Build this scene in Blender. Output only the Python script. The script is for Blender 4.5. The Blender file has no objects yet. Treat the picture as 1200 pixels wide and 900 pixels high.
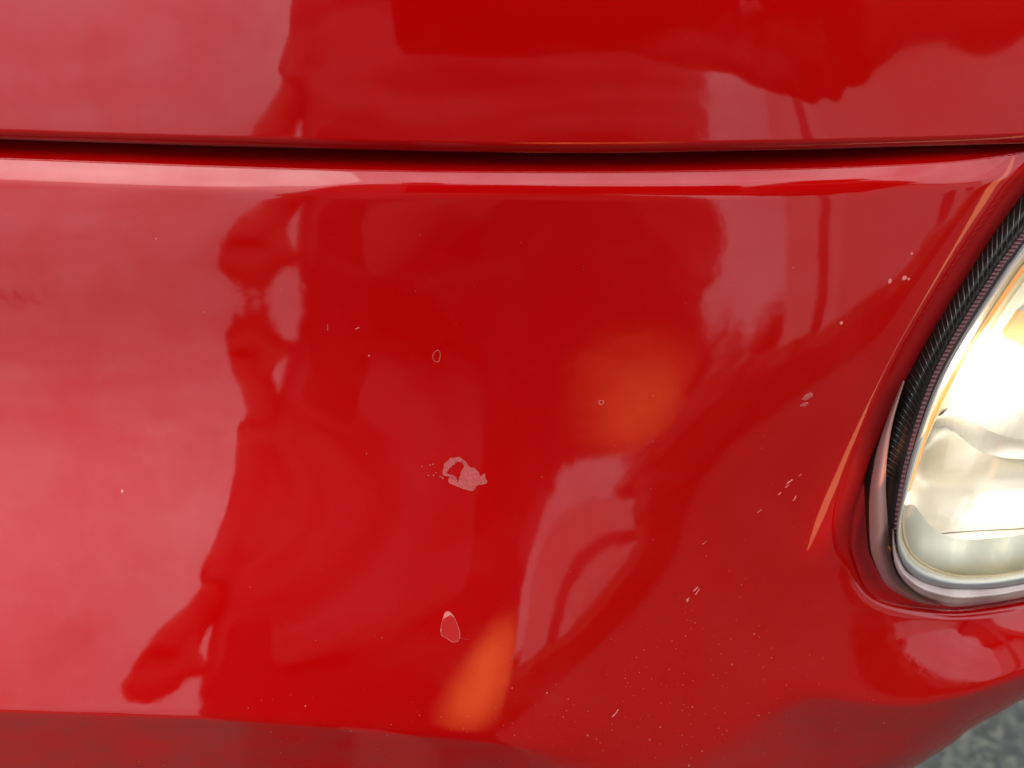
import bpy, bmesh, math, random, time
import numpy as np
from mathutils import Vector, Matrix
from mathutils.geometry import delaunay_2d_cdt
random.seed(7); rng = np.random.default_rng(7)
T0 = time.time()
SC = bpy.context.scene; COL = SC.collection
# ---------------- camera ----------------
cam = bpy.data.cameras.new('camera'); camo = bpy.data.objects.new('camera', cam); COL.objects.link(camo)
cam.sensor_width = 36.0; cam.lens = 30.0; cam.clip_start = 0.01; cam.clip_end = 500
camo.location = (0, 0, 0.80); camo.rotation_euler = (math.radians(90-42), 0, 0)
cam.dof.use_dof = True; cam.dof.focus_distance = 0.203; cam.dof.aperture_fstop = 13.0
SC.camera = camo
SC.render.resolution_x = 1024; SC.render.resolution_y = 768
# ---------------- world: overcast daylight ----------------
SKY_STRENGTH = 0.12; SUN_EL, SUN_AZ = math.radians(56), math.radians(250)
w = bpy.data.worlds.new('World'); SC.world = w; w.use_nodes = True
nt = w.node_tree; nt.nodes.clear()
out = nt.nodes.new('ShaderNodeOutputWorld'); bg = nt.nodes.new('ShaderNodeBackground'); bg.inputs[1].default_value = SKY_STRENGTH
sky = nt.nodes.new('ShaderNodeTexSky'); sky.sky_type = 'NISHITA'; sky.sun_disc = False; sky.sun_elevation = SUN_EL; sky.sun_rotation = SUN_AZ
sky.air_density = 1.0; sky.dust_density = 1.5
tc = nt.nodes.new('ShaderNodeTexCoord'); mp = nt.nodes.new('ShaderNodeMapping'); mp.inputs['Scale'].default_value = (1, 1, 2.2)
nz = nt.nodes.new('ShaderNodeTexNoise'); nz.inputs['Scale'].default_value = 3.4; nz.inputs['Detail'].default_value = 5; nz.inputs['Roughness'].default_value = .5
cr = nt.nodes.new('ShaderNodeValToRGB'); cr.color_ramp.elements[0].position = .32; cr.color_ramp.elements[1].position = .68
cr.color_ramp.elements[0].color = (6.9, 7.5, 8.2, 1); cr.color_ramp.elements[1].color = (11.2, 11.8, 12.6, 1)
sep = nt.nodes.new('ShaderNodeSeparateXYZ'); el = nt.nodes.new('ShaderNodeMapRange')
el.inputs['From Min'].default_value = 0; el.inputs['From Max'].default_value = 1; el.inputs['To Min'].default_value = 1.0; el.inputs['To Max'].default_value = 3.3
mul = nt.nodes.new('ShaderNodeVectorMath'); mul.operation = 'SCALE'
mx = nt.nodes.new('ShaderNodeMixRGB'); mx.inputs[0].default_value = .88
L = nt.links.new
L(tc.outputs['Generated'], mp.inputs[0]); L(mp.outputs[0], nz.inputs['Vector']); L(nz.outputs[0], cr.inputs[0])
L(tc.outputs['Generated'], sep.inputs[0]); L(sep.outputs['Z'], el.inputs['Value'])
L(cr.outputs[0], mul.inputs[0]); L(el.outputs[0], mul.inputs['Scale'])
L(sky.outputs[0], mx.inputs[1]); L(mul.outputs[0], mx.inputs[2]); L(mx.outputs[0], bg.inputs[0]); L(bg.outputs[0], out.inputs[0])
sun = bpy.data.lights.new('sun', 'SUN'); sun.energy = 1.3; sun.angle = math.radians(40); sun.color = (1, .95, .88)
suno = bpy.data.objects.new('sun', sun); COL.objects.link(suno)
sd = Vector((math.cos(SUN_EL)*-.90, math.cos(SUN_EL)*-.43, math.sin(SUN_EL)))
suno.rotation_euler = sd.to_track_quat('Z', 'Y').to_euler(); suno.location = (0, 0, 5)
vs = SC.view_settings; vs.view_transform = 'Standard'; vs.look = 'None'; vs.gamma = 1; vs.use_curve_mapping = False; vs.exposure = 0.0
SC.render.engine = 'CYCLES'
SC.cycles.max_bounces = 8; SC.cycles.caustics_reflective = False; SC.cycles.caustics_refractive = False
SC.cycles.sample_clamp_indirect = 6
# ======================= SURFACE =======================
import math
import numpy as np
F = 1000.0
PITCH = math.radians(42)
CAM = np.array([0.0, 0.0, 0.80])
RIGHT = np.array([1.0, 0, 0])
FWD = np.array([0, math.cos(PITCH), -math.sin(PITCH)])
UP = np.array([0, math.sin(PITCH), math.cos(PITCH)])

def rays(u, v):
    u = np.asarray(u, float); v = np.asarray(v, float)
    return FWD + ((u-600)/F)[..., None]*RIGHT - ((v-450)/F)[..., None]*UP

def bs(x):
    """uniform cubic B-spline weights and derivatives at fractional x in [0,1)"""
    w = np.stack([(1-x)**3, 3*x**3-6*x**2+4, -3*x**3+3*x**2+3*x+1, x**3], -1)/6
    d = np.stack([-3*(1-x)**2, 9*x**2-12*x, -9*x**2+6*x+3, 3*x**2], -1)/6
    return w, d

class Sheet:
    """a smooth panel: log distance from the viewpoint as a cubic spline sheet"""
    def __init__(s, u0, u1, v0, v1, h):
        s.u0, s.v0, s.h = u0, v0, h
        s.nu = int(math.ceil((u1-u0)/h))+3; s.nv = int(math.ceil((v1-v0)/h))+3
        s.c = np.full(s.nu*s.nv, math.log(0.2))
    def basis(s, u, v):
        u = np.atleast_1d(np.asarray(u, float)); v = np.atleast_1d(np.asarray(v, float))
        a = np.clip((u-s.u0)/s.h, 0, s.nu-3-1e-6); b = np.clip((v-s.v0)/s.h, 0, s.nv-3-1e-6)
        i = a.astype(int); j = b.astype(int)
        wu, du = bs(a-i); wv, dv = bs(b-j)
        idx = (i[:, None, None]+np.arange(4)[None, :, None])*s.nv + j[:, None, None]+np.arange(4)[None, None, :]
        n = len(u)
        S = (wu[:, :, None]*wv[:, None, :]).reshape(n, 16)
        U = (du[:, :, None]*wv[:, None, :]).reshape(n, 16)/s.h
        V = (wu[:, :, None]*dv[:, None, :]).reshape(n, 16)/s.h
        return idx.reshape(n, 16), S, U, V
    def val(s, u, v):
        sh = np.shape(u); idx, S, U, V = s.basis(np.ravel(u), np.ravel(v))
        c = s.c[idx]
        return (c*S).sum(1).reshape(sh), (c*U).sum(1).reshape(sh), (c*V).sum(1).reshape(sh)

PLANE = 0.35
def normal(u, v, su, sv):
    d = rays(u, v)
    Pu = su[..., None]*d + RIGHT/F; Pv = sv[..., None]*d - UP/F
    n = np.cross(Pv, Pu)
    n /= np.linalg.norm(n, axis=-1, keepdims=True)
    n *= -np.sign((n*d).sum(-1, keepdims=True))
    return n
def reflect(u, v, s, su, sv):
    d = rays(u, v); P = CAM + np.exp(s)[..., None]*d
    n = normal(u, v, su, sv)
    d = d/np.linalg.norm(d, axis=-1, keepdims=True)
    o = d - 2*(d*n).sum(-1, keepdims=True)*n
    return P, o, n
def eX(u, v, s, su, sv):
    P, o, n = reflect(u, v, s, su, sv)
    e = np.degrees(np.arctan2(o[..., 2], np.hypot(o[..., 0], o[..., 1])))
    X = P[..., 0] + o[..., 0]/np.maximum(-o[..., 1], 0.15)*(P[..., 1]+PLANE)
    Z = P[..., 2] + o[..., 2]/np.maximum(-o[..., 1], 0.15)*(P[..., 1]+PLANE)
    return e, X*60, Z*60     # X and Z in units of about a degree

def solve(sh, cons, lam=1.0, lam2=0.02, anchors=(), iters=14):
    """cons: (u, v, kind, value, weight)"""
    nu, nv = sh.nu, sh.nv; N = nu*nv
    rows = []
    K = 6000.0
    def diff3(st, cnt, stride):
        r = np.zeros(N); r[st] = -1; r[st+stride] = 3; r[st+2*stride] = -3; r[st+3*stride] = 1; return r
    for i in range(nu):
        for j in range(nv):
            k = i*nv+j
            if i < nu-3: rows.append(lam*K*diff3(k, 3, nv))
            if j < nv-3: rows.append(lam*K*diff3(k, 3, 1))
            if i < nu-2:
                r = np.zeros(N); r[k] = 1; r[k+nv] = -2; r[k+2*nv] = 1; rows.append(lam2*K*r)
            if j < nv-2:
                r = np.zeros(N); r[k] = 1; r[k+1] = -2; r[k+2] = 1; rows.append(lam2*K*r)
            if i < nu-2 and j < nv-1:
                r = np.zeros(N)
                for a, wa in ((0, 1), (1, -2), (2, 1)):
                    r[k+a*nv] += wa; r[k+a*nv+1] -= wa
                rows.append(lam*K*1.5*r)
            if j < nv-2 and i < nu-1:
                r = np.zeros(N)
                for a, wa in ((0, 1), (1, -2), (2, 1)):
                    r[k+a] += wa; r[k+a+nv] -= wa
                rows.append(lam*K*1.5*r)
    R = np.array(rows); RtR = R.T@R
    cu = np.array([c[0] for c in cons], float); cv = np.array([c[1] for c in cons], float)
    isE = np.array([c[2] == 'E' for c in cons]); isX = np.array([c[2] == 'X' for c in cons]); val = np.array([c[3] if c[2] == 'E' else c[3]*60 for c in cons], float)
    w = np.array([c[4] if len(c) > 4 else 1.0 for c in cons])
    idx, S, U, V = sh.basis(cu, cv)
    def h(s, su, sv):
        e, X, Z = eX(cu, cv, s, su, sv); return np.where(isE, e, np.where(isX, X, Z))
    for it in range(iters):
        c = sh.c[idx]; s = (c*S).sum(1); su = (c*U).sum(1); sv = (c*V).sum(1)
        h0 = h(s, su, sv); ep = 1e-6
        j0 = (h(s+ep, su, sv)-h0)/ep; j1 = (h(s, su+ep, sv)-h0)/ep; j2 = (h(s, su, sv+ep)-h0)/ep
        J = np.zeros((len(cons), N))
        for q in range(16):
            J[np.arange(len(cons)), idx[:, q]] += j0*S[:, q]+j1*U[:, q]+j2*V[:, q]
        J *= w[:, None]
        r = (val-h0)*w
        A = RtR + J.T@J; b = J.T@r - RtR@sh.c
        for (au, av, ad, aw) in anchors:
            ai, aS, _, _ = sh.basis([au], [av]); row = np.zeros(N); row[ai[0]] = aS[0]*aw
            A += np.outer(row, row); b += row*(aw*ad - row@sh.c)
        A[np.diag_indices(N)] += 1e-3
        step = np.linalg.solve(A, b)
        m = np.abs(step).max(); step *= min(1, 0.15/m)
        sh.c = sh.c+step
        if m < 1e-5: break
    c = sh.c[idx]; h1 = h((c*S).sum(1), (c*U).sum(1), (c*V).sum(1))
    return cons, h1, val, w

CB = []
def E(val, pts, w=1.0):
    for p in pts: CB.append((p[0], p[1], 'E', val, w))
def X(val, pts, w=1.0):
    for p in pts: CB.append((p[0], p[1], 'X', val, w))
# elevation of what each spot of the bumper mirrors, left to middle
for u in (-160, -40, 100, 180):
    for v, e in ((232, 15), (290, 8.5), (352, 1.0), (400, 6.5), (470, 18), (560, 28), (610, 28.5), (670, 25), (740, 19.5), (820, 14), (840, 13)):
        CB.append((u, v, 'E', e, 2.2 if v == 352 else 1.0))
for p_ in [(365, 335), (480, 285), (560, 240), (362, 402), (450, 470), (540, 565), (450, 652), (330, 745), (262, 795)]: CB.append((p_[0], p_[1], 'Z', .735*60/60, 1.0))
E(1.6, [(822, 396), (880, 402), (960, 388), (790, 470)], 1.2)
for p_ in [(745, 562), (737, 640), (700, 690), (662, 735), (617, 772), (580, 805)]: CB.append((p_[0], p_[1], 'E', 1.2, 3.0))
E(-7, [(790, 590), (780, 655), (740, 725), (690, 770)], 1.5)
E(6, [(450, 835)], .8); E(10, [(350, 838)], .8)
E(5, [(680, 260), (680, 340), (900, 310)], .5)
E(3.0, [(1040, 300), (1060, 250)], .7)
E(11, [(900, 232)], .7)
E(10, [(640, 600), (625, 680)], .7)
E(-12, [(850, 520), (800, 700), (700, 800)], .5)
E(-22, [(930, 600), (900, 760)], .4)
E(-15, [(980, 480)], .4)
E(-15, [(960, 745)], .5)
E(0, [(1055, 765), (1080, 735)], .8)
E(22, [(1130, 740)], 1.8); E(30, [(1190, 730)], 1.8); E(12, [(1130, 775)], 1.2); E(12, [(1190, 768)], 1.2)
E(-2, [(1080, 805), (1190, 790)], .6)
# sideways position of what is mirrored
X(-.65, [(0, 250), (0, 400), (-20, 600), (-20, 800)], .6)
X(-.22, [(360, 232), (362, 300), (362, 345), (357, 400), (310, 470), (275, 560), (265, 660), (258, 760), (255, 838)], 1.2)
X(.22, [(838, 235), (845, 300), (818, 350), (820, 400), (802, 495), (760, 535), (700, 552), (650, 590), (617, 650), (610, 760), (606, 850)], 1.2)
X(.0, [(480, 560)], .2)
X(.08, [(600, 290), (600, 390), (600, 480)], .4); X(.16, [(720, 390), (720, 480)], .5); X(.15, [(720, 290)], .5)
X(.22, [(838, 235), (845, 300)], 1.5)
ARM = ((-.215, .84), (-.29, .795), (-.325, .76), (-.285, .73), (-.228, .745), (-.262, .76), (-.262, .795))
def arm(pts, w=.7):
    for (x, z), p in zip(ARM, pts):
        CB.append((p[0], p[1], 'X', x, w)); CB.append((p[0], p[1], 'Z', z, w))
arm([(265, 670), (225, 715), (175, 780), (185, 825), (235, 805), (216, 790), (225, 745)])
arm([(350, 228), (275, 250), (264, 310), (298, 345), (342, 312), (325, 300), (322, 268)])
arm([(310, 470), (262, 425), (249, 392), (285, 367), (325, 400), (305, 405), (313, 432)])
X(.7, [(1060, 760)], .3); X(1.1, [(1190, 740)], .3)
X(.36, [(958, 240), (958, 300), (962, 370)], 2.2); X(.36, [(690, 640), (668, 690)], .9)
X(.62, [(1060, 300)], .4)
X(.9, [(930, 620), (850, 750)], .15)
X(.5, [(800, 620)], .4)
bumper = Sheet(-200, 1340, 150, 1060, 46)
bres = solve(bumper, CB, lam=.08, lam2=.003, anchors=[(600, 500, math.log(.2), 3000)])
CB = []
for u in (-160, -40, 120, 260):
    for v, e in ((-40, 24), (0, 22), (65, 18), (150, 9)): CB.append((u, v, 'E', e, 1.0))
for u in (450, 640, 840, 1000, 1180):
    for v, e in ((-40, 25), (0, 22), (65, 17), (150, 9)): CB.append((u, v, 'E', e, 1.0))
X(-.65, [(0, 0), (0, 140)], .8)
X(-.22, [(350, 0), (354, 60), (357, 150)], 1.2)
X(.22, [(838, 80), (840, 150), (838, 0)], 1.2)
arm([(350, 65), (322, 110), (300, 150)])
X(.36, [(962, 150)], 1.0); X(.08, [(600, 60), (600, 150)], 1); X(.155, [(720, 60), (720, 150)], 1); X(-.07, [(480, 100)], .6)
X(.58, [(1160, 60), (1165, 150)], 1.5); E(9, [(1180, 150), (1000, 150)], 1)
hood = Sheet(-200, 1340, -180, 220, 46)
au = np.linspace(-40, 1240, 17); ab = bumper.val(au, np.full(17, 182.0))[0]
hres = solve(hood, CB, lam=.08, lam2=.003, anchors=[(a, 182.0, b-0.002, 800) for a, b in zip(au, ab)])
# ======================= END SURFACE =======================
# ---------------- materials ----------------
def mat(name, col, rough=.5, metal=0, coat=0, spec=.5, emit=None, estr=0, coat_rough=.03):
    m = bpy.data.materials.new(name); m.use_nodes = True; b = m.node_tree.nodes['Principled BSDF']
    b.inputs['Base Color'].default_value = (*col, 1); b.inputs['Roughness'].default_value = rough; b.inputs['Metallic'].default_value = metal
    b.inputs['Specular IOR Level'].default_value = spec
    b.inputs['Coat Weight'].default_value = coat; b.inputs['Coat Roughness'].default_value = coat_rough
    if emit: b.inputs['Emission Color'].default_value = (*emit, 1); b.inputs['Emission Strength'].default_value = estr
    return m
def nodes(m): return m.node_tree.nodes, m.node_tree.links, m.node_tree.nodes['Principled BSDF']
def noise(m, scale, detail=3, rough=.5, sc=(1, 1, 1), coord='Object', dist=0):
    N, Lk, b = nodes(m)
    t = N.new('ShaderNodeTexCoord'); mp = N.new('ShaderNodeMapping'); mp.inputs['Scale'].default_value = sc
    n = N.new('ShaderNodeTexNoise'); n.inputs['Scale'].default_value = scale; n.inputs['Detail'].default_value = detail; n.inputs['Roughness'].default_value = rough
    n.inputs['Distortion'].default_value = dist
    Lk.new(t.outputs[coord], mp.inputs[0]); Lk.new(mp.outputs[0], n.inputs['Vector']); return n
def ramp(m, src, p0, c0, p1, c1):
    N, Lk, b = nodes(m); r = N.new('ShaderNodeValToRGB'); e = r.color_ramp.elements
    e[0].position = p0; e[0].color = (*c0, 1) if len(c0) == 3 else c0; e[1].position = p1; e[1].color = (*c1, 1)
    Lk.new(src, r.inputs[0]); return r
def bump(m, src, strength, dist, inp='Normal', prev=None):
    N, Lk, b = nodes(m); bp = N.new('ShaderNodeBump'); bp.inputs['Strength'].default_value = strength; bp.inputs['Distance'].default_value = dist
    Lk.new(src, bp.inputs['Height'])
    if prev: Lk.new(prev.outputs[0], bp.inputs['Normal'])
    Lk.new(bp.outputs[0], b.inputs[inp]); return bp

# red car paint: saturated pigment under a clear coat with faint orange peel and a thin dust film
paint = mat('red_car_paint', (.36, .0005, .0007), .42, 0, 0, .5)
N, Lk, b = nodes(paint)
b.inputs['Roughness'].default_value = .035; b.inputs['IOR'].default_value = 1.5
n1 = noise(paint, 420, 2, .5); n2 = noise(paint, 70, 2, .5)
bp = bump(paint, n2.outputs[0], .07, .0006); bump(paint, n1.outputs[0], .035, .00012, prev=bp)
sm = noise(paint, 9, 4, .6, (1, 1.6, 1)); rr = ramp(paint, sm.outputs[0], .35, (.028,)*3, .75, (.062,)*3); Lk.new(rr.outputs[0], b.inputs['Roughness'])
spn = noise(paint, 45, 6, .65); spr = ramp(paint, spn.outputs[0], .3, (.38,)*3, .6, (.53,)*3); Lk.new(spr.outputs[0], b.inputs['Specular IOR Level'])
wash = noise(paint, 26, 5, .62, (1, 2, 1.4), dist=.4); wr = ramp(paint, wash.outputs[0], .52, (0, 0, 0), .82, (.022,)*3)
mixd = N.new('ShaderNodeMixRGB'); mixd.inputs[1].default_value = (.36, .0005, .0007, 1); mixd.inputs[2].default_value = (.42, .22, .20, 1)
Lk.new(wr.outputs[0], mixd.inputs[0]); Lk.new(mixd.outputs[0], b.inputs['Base Color'])

g1 = noise(paint, 55, 6, .7, (.6, 2.2, 1.5), dist=.3); at_ = N.new('ShaderNodeAttribute'); at_.attribute_name = 'film_and_dark_mirroring'  # road film below the crease, darkened further to imitate dark mirrored ground
g5 = N.new('ShaderNodeMapRange'); g5.inputs['From Min'].default_value = .3; g5.inputs['From Max'].default_value = .7; g5.inputs['To Min'].default_value = .35; g5.inputs['To Max'].default_value = 1.35; Lk.new(g1.outputs[0], g5.inputs['Value'])
g6 = N.new('ShaderNodeMath'); g6.operation = 'MULTIPLY'; Lk.new(at_.outputs['Fac'], g6.inputs[0]); Lk.new(g5.outputs[0], g6.inputs[1])
g7 = N.new('ShaderNodeMixRGB'); Lk.new(mixd.outputs[0], g7.inputs[1]); g7.inputs[2].default_value = (.085, .034, .028, 1); Lk.new(g6.outputs[0], g7.inputs[0]); Lk.new(g7.outputs[0], b.inputs['Base Color'])
g8 = N.new('ShaderNodeMath'); g8.operation = 'MULTIPLY_ADD'; g8.inputs[1].default_value = .16; Lk.new(g6.outputs[0], g8.inputs[0]); Lk.new(rr.outputs[0], g8.inputs[2]); a2 = N.new('ShaderNodeAttribute'); a2.attribute_name = 'unpolished'; g9 = N.new('ShaderNodeMath'); g9.operation = 'MULTIPLY_ADD'; g9.inputs[1].default_value = .55; Lk.new(a2.outputs['Fac'], g9.inputs[0]); Lk.new(g8.outputs[0], g9.inputs[2]); Lk.new(g9.outputs[0], b.inputs['Roughness'])
rubber = mat('black_rubber', (.009, .007, .006), .4, spec=.18)
rn = noise(rubber, 300, 3); bump(rubber, rn.outputs[0], .2, .0002)
rib_m = mat('glossy_black_rib', (.05, .04, .037), .2, spec=.7)
black = mat('black_void', (.006, .005, .005), .8)
lens_edge_m = mat('ribbed_lens_edge', (.16, .075, .08), .25, 0, .3)
lens_rim_m = mat('pale_lens_rim', (.25, .26, .25), .45, 0, .2)
bezel_m = mat('cream_bezel', (.34, .30, .21), .35, .3)
chrome_m = mat('warm_reflector', (.95, .90, .80), .22, .55)
bn = noise(chrome_m, 38, 2, .4); bump(chrome_m, bn.outputs[0], .25, .004)
grey_refl = mat('grey_reflector_step', (.52, .50, .46), .3, .5)
gn = noise(grey_refl, 900, 3, .7); bump(grey_refl, gn.outputs[0], .3, .0004)
lower_m = mat('pale_translucent_lens_foot', (.62, .69, .66), .32, .1, .2)
ln_ = noise(lower_m, 70, 2, .5, (1, .45, .45)); lr = ramp(lower_m, ln_.outputs[0], .35, (.70, .75, .72), .65, (.80, .88, .85)); nodes(lower_m)[1].new(lr.outputs[0], nodes(lower_m)[2].inputs['Base Color'])
rimlow_m = mat('pinkish_lens_foot_rim', (.42, .33, .31), .6, .0, .1)
rln = noise(rimlow_m, 90, 4, .6); rlr = ramp(rimlow_m, rln.outputs[0], .35, (.34, .24, .23), .7, (.55, .47, .43)); nodes(rimlow_m)[1].new(rlr.outputs[0], nodes(rimlow_m)[2].inputs['Base Color'])
side_m = mat('side_red_reflection', (.30, .17, .155), .4, 0, .2)  # clear plastic side; the red it mirrors is put into the base colour
amber_m = mat('added_amber_glow', (.8, .30, .06), .3, emit=(1, .42, .13), estr=.5)
brown_m = mat('brown_shield', (.42, .27, .12), .5, .3)  # one plain brown tone for the bulb shield
seam_m = mat('dark_seam', (.16, .12, .07), .5)
bulb_m = mat('lit_bulb', (1, .95, .8), .2, emit=(1, .93, .78), estr=30)
chip_m = mat('exposed_primer', (.45, .07, .07), .55, spec=.25)
cn = noise(chip_m, 1500, 4, .7); crr = ramp(chip_m, cn.outputs[0], .3, (.30, .03, .03), .75, (.52, .11, .10)); nodes(chip_m)[1].new(crr.outputs[0], nodes(chip_m)[2].inputs['Base Color']); bump(chip_m, cn.outputs[0], .6, .0002)
edge_m = mat('pale_chip_edge', (.60, .17, .15), .45, spec=.3)
dust_m = mat('pale_grit', (.55, .17, .13), .7, spec=.2)
ghost_m = mat('dull_old_chip', (.40, .012, .012), .3)

glass = bpy.data.materials.new('clear_lens'); glass.use_nodes = True
N = glass.node_tree.nodes; Lk = glass.node_tree.links; N.clear()
o_ = N.new('ShaderNodeOutputMaterial'); tr = N.new('ShaderNodeBsdfTransparent'); tr.inputs[0].default_value = (.96, .97, .96, 1)
gl = N.new('ShaderNodeBsdfGlossy'); gl.inputs['Roughness'].default_value = .03; fr = N.new('ShaderNodeFresnel'); fr.inputs[0].default_value = 1.5; mi = N.new('ShaderNodeMixShader')
Lk.new(fr.outputs[0], mi.inputs[0]); Lk.new(tr.outputs[0], mi.inputs[1]); Lk.new(gl.outputs[0], mi.inputs[2]); Lk.new(mi.outputs[0], o_.inputs[0])

# ---------------- object helpers ----------------
def tag(o, label=None, cat=None, group=None, kind=None):
    if label: o['label'] = label
    if cat: o['category'] = cat
    if group: o['group'] = group
    if kind: o['kind'] = kind
    return o
def empty(name, loc=(0, 0, 0)):
    o = bpy.data.objects.new(name, None); COL.objects.link(o); o.location = loc; o.empty_display_size = .05; return o
def mobj(name, verts, faces, m, parent=None, smooth=True, normals=None, loc=None):
    me = bpy.data.meshes.new(name); me.from_pydata([tuple(map(float, v)) for v in verts], [], [tuple(f) for f in faces]); me.update()
    if smooth: me.polygons.foreach_set('use_smooth', [True]*len(me.polygons))
    if normals is not None: me.normals_split_custom_set_from_vertices([tuple(map(float, n)) for n in normals])
    me.materials.append(m); o = bpy.data.objects.new(name, me); COL.objects.link(o)
    if parent: o.parent = parent
    if loc is not None: o.location = loc
    return o
CARLOC = Vector((0, .16, 0))
def kid(o, parent):                     # car parts are modelled in place; keep them there under a car root that stands on the ground
    o.parent = parent; root = parent
    o.matrix_parent_inverse = Matrix.Translation(-CARLOC) if parent.parent is None else Matrix.Identity(4)
    return o

# ---------------- curves drawn in the panel's (u, v) chart ----------------
def smooth_poly(pts, step=5.0):
    p = np.array(pts, float); q = [p[0]]
    for i in range(len(p)-1):
        a = p[max(i-1, 0)]; b_ = p[i]; c = p[i+1]; d = p[min(i+2, len(p)-1)]
        n = max(1, int(np.linalg.norm(c-b_)/step))
        for k in range(1, n+1):
            t = k/n
            q.append(.5*((2*b_)+(-a+c)*t+(2*a-5*b_+4*c-d)*t*t+(-a+3*b_-3*c+d)*t**3))
    return np.array(q)
def resample(poly, n):
    d = np.r_[0, np.cumsum(np.linalg.norm(np.diff(poly, axis=0), axis=1))]; t = np.linspace(0, d[-1], n)
    return np.stack([np.interp(t, d, poly[:, 0]), np.interp(t, d, poly[:, 1])], -1)
def dist(u, v, poly):
    sh = np.shape(u); q = np.stack([np.ravel(u), np.ravel(v)], -1); best = np.full(len(q), 1e9)
    for a, b_ in zip(poly[:-1], poly[1:]):
        ab = b_-a; t = np.clip(((q-a)@ab)/(ab@ab+1e-9), 0, 1); d = np.hypot(*(q-a-t[:, None]*ab).T); best = np.minimum(best, d)
    return best.reshape(sh)
def inside(q, poly):
    x, y = q[:, 0], q[:, 1]; r = np.zeros(len(q), bool)
    x0, y0 = poly[-1]
    for x1, y1 in poly:
        c = ((y0 > y) != (y1 > y)); xx = x0+(y-y0)/((y1-y0) if y1 != y0 else 1e-9)*(x1-x0); r ^= c & (x < xx); x0, y0 = x1, y1
    return r
def sstep(x, a, b_):
    t = np.clip((x-a)/(b_-a), 0, 1); return t*t*(3-2*t)
def softplus(x, w): return w*np.logaddexp(0, x/w)
def quarter(d, r): return 1-np.sqrt(np.clip(1-(1-np.clip(d/r, 0, 1))**2, 0, 1))

Hc = smooth_poly([(-190, 153), (-60, 160), (0, 163), (300, 172), (640, 179), (900, 176), (1050, 172), (1200, 168), (1330, 164)], 6)
Tc = smooth_poly([(-190, 176), (-60, 183), (0, 185), (300, 196), (500, 200), (700, 201), (900, 198), (1050, 193), (1130, 188), (1200, 178), (1262, 168)], 5)
Lc = smooth_poly([(1262, 168), (1232, 198), (1200, 230), (1147, 303), (1085, 402), (1047, 475), (1020, 538), (1007, 579), (1000, 605), (998, 640), (1007, 671), (1015, 688), (1027, 699), (1049, 707), (1080, 712), (1118, 714), (1161, 709), (1200, 702), (1260, 690), (1330, 672)], 4)
Sc = smooth_poly([(1330, 770), (1270, 792), (1200, 819), (1169, 836), (1137, 854), (1117, 870), (1075, 897), (1040, 918), (985, 950), (900, 1000), (820, 1050)], 6)
vBu = np.array([-200, 0, 250, 400, 560, 640, 700, 760, 830, 900, 950, 1060, 1130, 1200, 1340], float)
vBv = np.array([831, 833, 842, 853, 868, 880, 886, 884, 862, 828, 815, 828, 815, 791, 740], float)
aBv = np.array([.42, .42, .42, .40, .36, .30, .22, .14, .12, .20, .36, .55, .60, .60, .60])*1e-3
wBv = np.array([2.5, 2.5, 2.5, 2.5, 3, 4, 8, 14, 14, 7, 4, 2.5, 2.5, 2.5, 2.5], float)
_bu = np.linspace(-200, 1340, 400)
def smooth1(vals):
    y = np.interp(_bu, vBu, vals); k = np.hanning(23); k /= k.sum(); yp = np.pad(y, 11, 'edge'); return np.convolve(yp, k, 'valid')
_vB, _aB, _wB = smooth1(vBv), smooth1(aBv), smooth1(wBv)

Lf = resample(Lc, 1100)
def dist_near(u, v, poly, cond, far=999.0):
    sh = np.shape(u); uu = np.ravel(u); vv2 = np.ravel(v); d = np.full(len(uu), far); k = cond(uu, vv2)
    if k.any(): d[k] = dist(uu[k], vv2[k], poly)
    return d.reshape(sh)
def s_bumper(u, v):
    s = bumper.val(u, v)[0]
    cw = sstep(u, 330, 450)*(1-sstep(u, 1000, 1140)); r = 26.5-12*cw; dT = dist_near(u, v, Tc, lambda a, b_: b_ < 260)
    x = np.clip(36-dT, 0, 36); x2 = np.where(x < 22, x*x, 22*22+44*(x-22))*cw+x*x*(1-cw)
    s = s + .00024*softplus(r-dT, 1.3)+(.0000035+.0000045*cw)*x2 + .004*quarter(dT, 2.0)
    dL = dist_near(u, v, Lf, lambda a, b_: a > 880); wgt = (1-sstep(v, 600, 715))
    s = s + wgt*(.00010*softplus(47-dL, 2.0) + .00062*softplus(23-dL, 2.6)) + (.003+.007*(1-wgt))*quarter(dL, 2.5+12*(1-wgt))
    x = v-np.interp(u, _bu, _vB); s = s + np.interp(u, _bu, _aB)*softplus(x, np.interp(u, _bu, _wB))
    dS = dist_near(u, v, Sc, lambda a, b_: b_ > 720); s = s + .035*quarter(dS, 36)
    return s
def s_hood(u, v):
    s = hood.val(u, v)[0]; return s + .014*quarter(dist(u, v, Hc), 13)
def pos(u, v, s): return CAM + np.exp(s)[..., None]*rays(u, v)
def normals_of(fn, u, v, e=.25):
    su = (fn(u+e, v)-fn(u-e, v))/(2*e); sv = (fn(u, v+e)-fn(u, v-e))/(2*e); return normal(u, v, su, sv)

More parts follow.
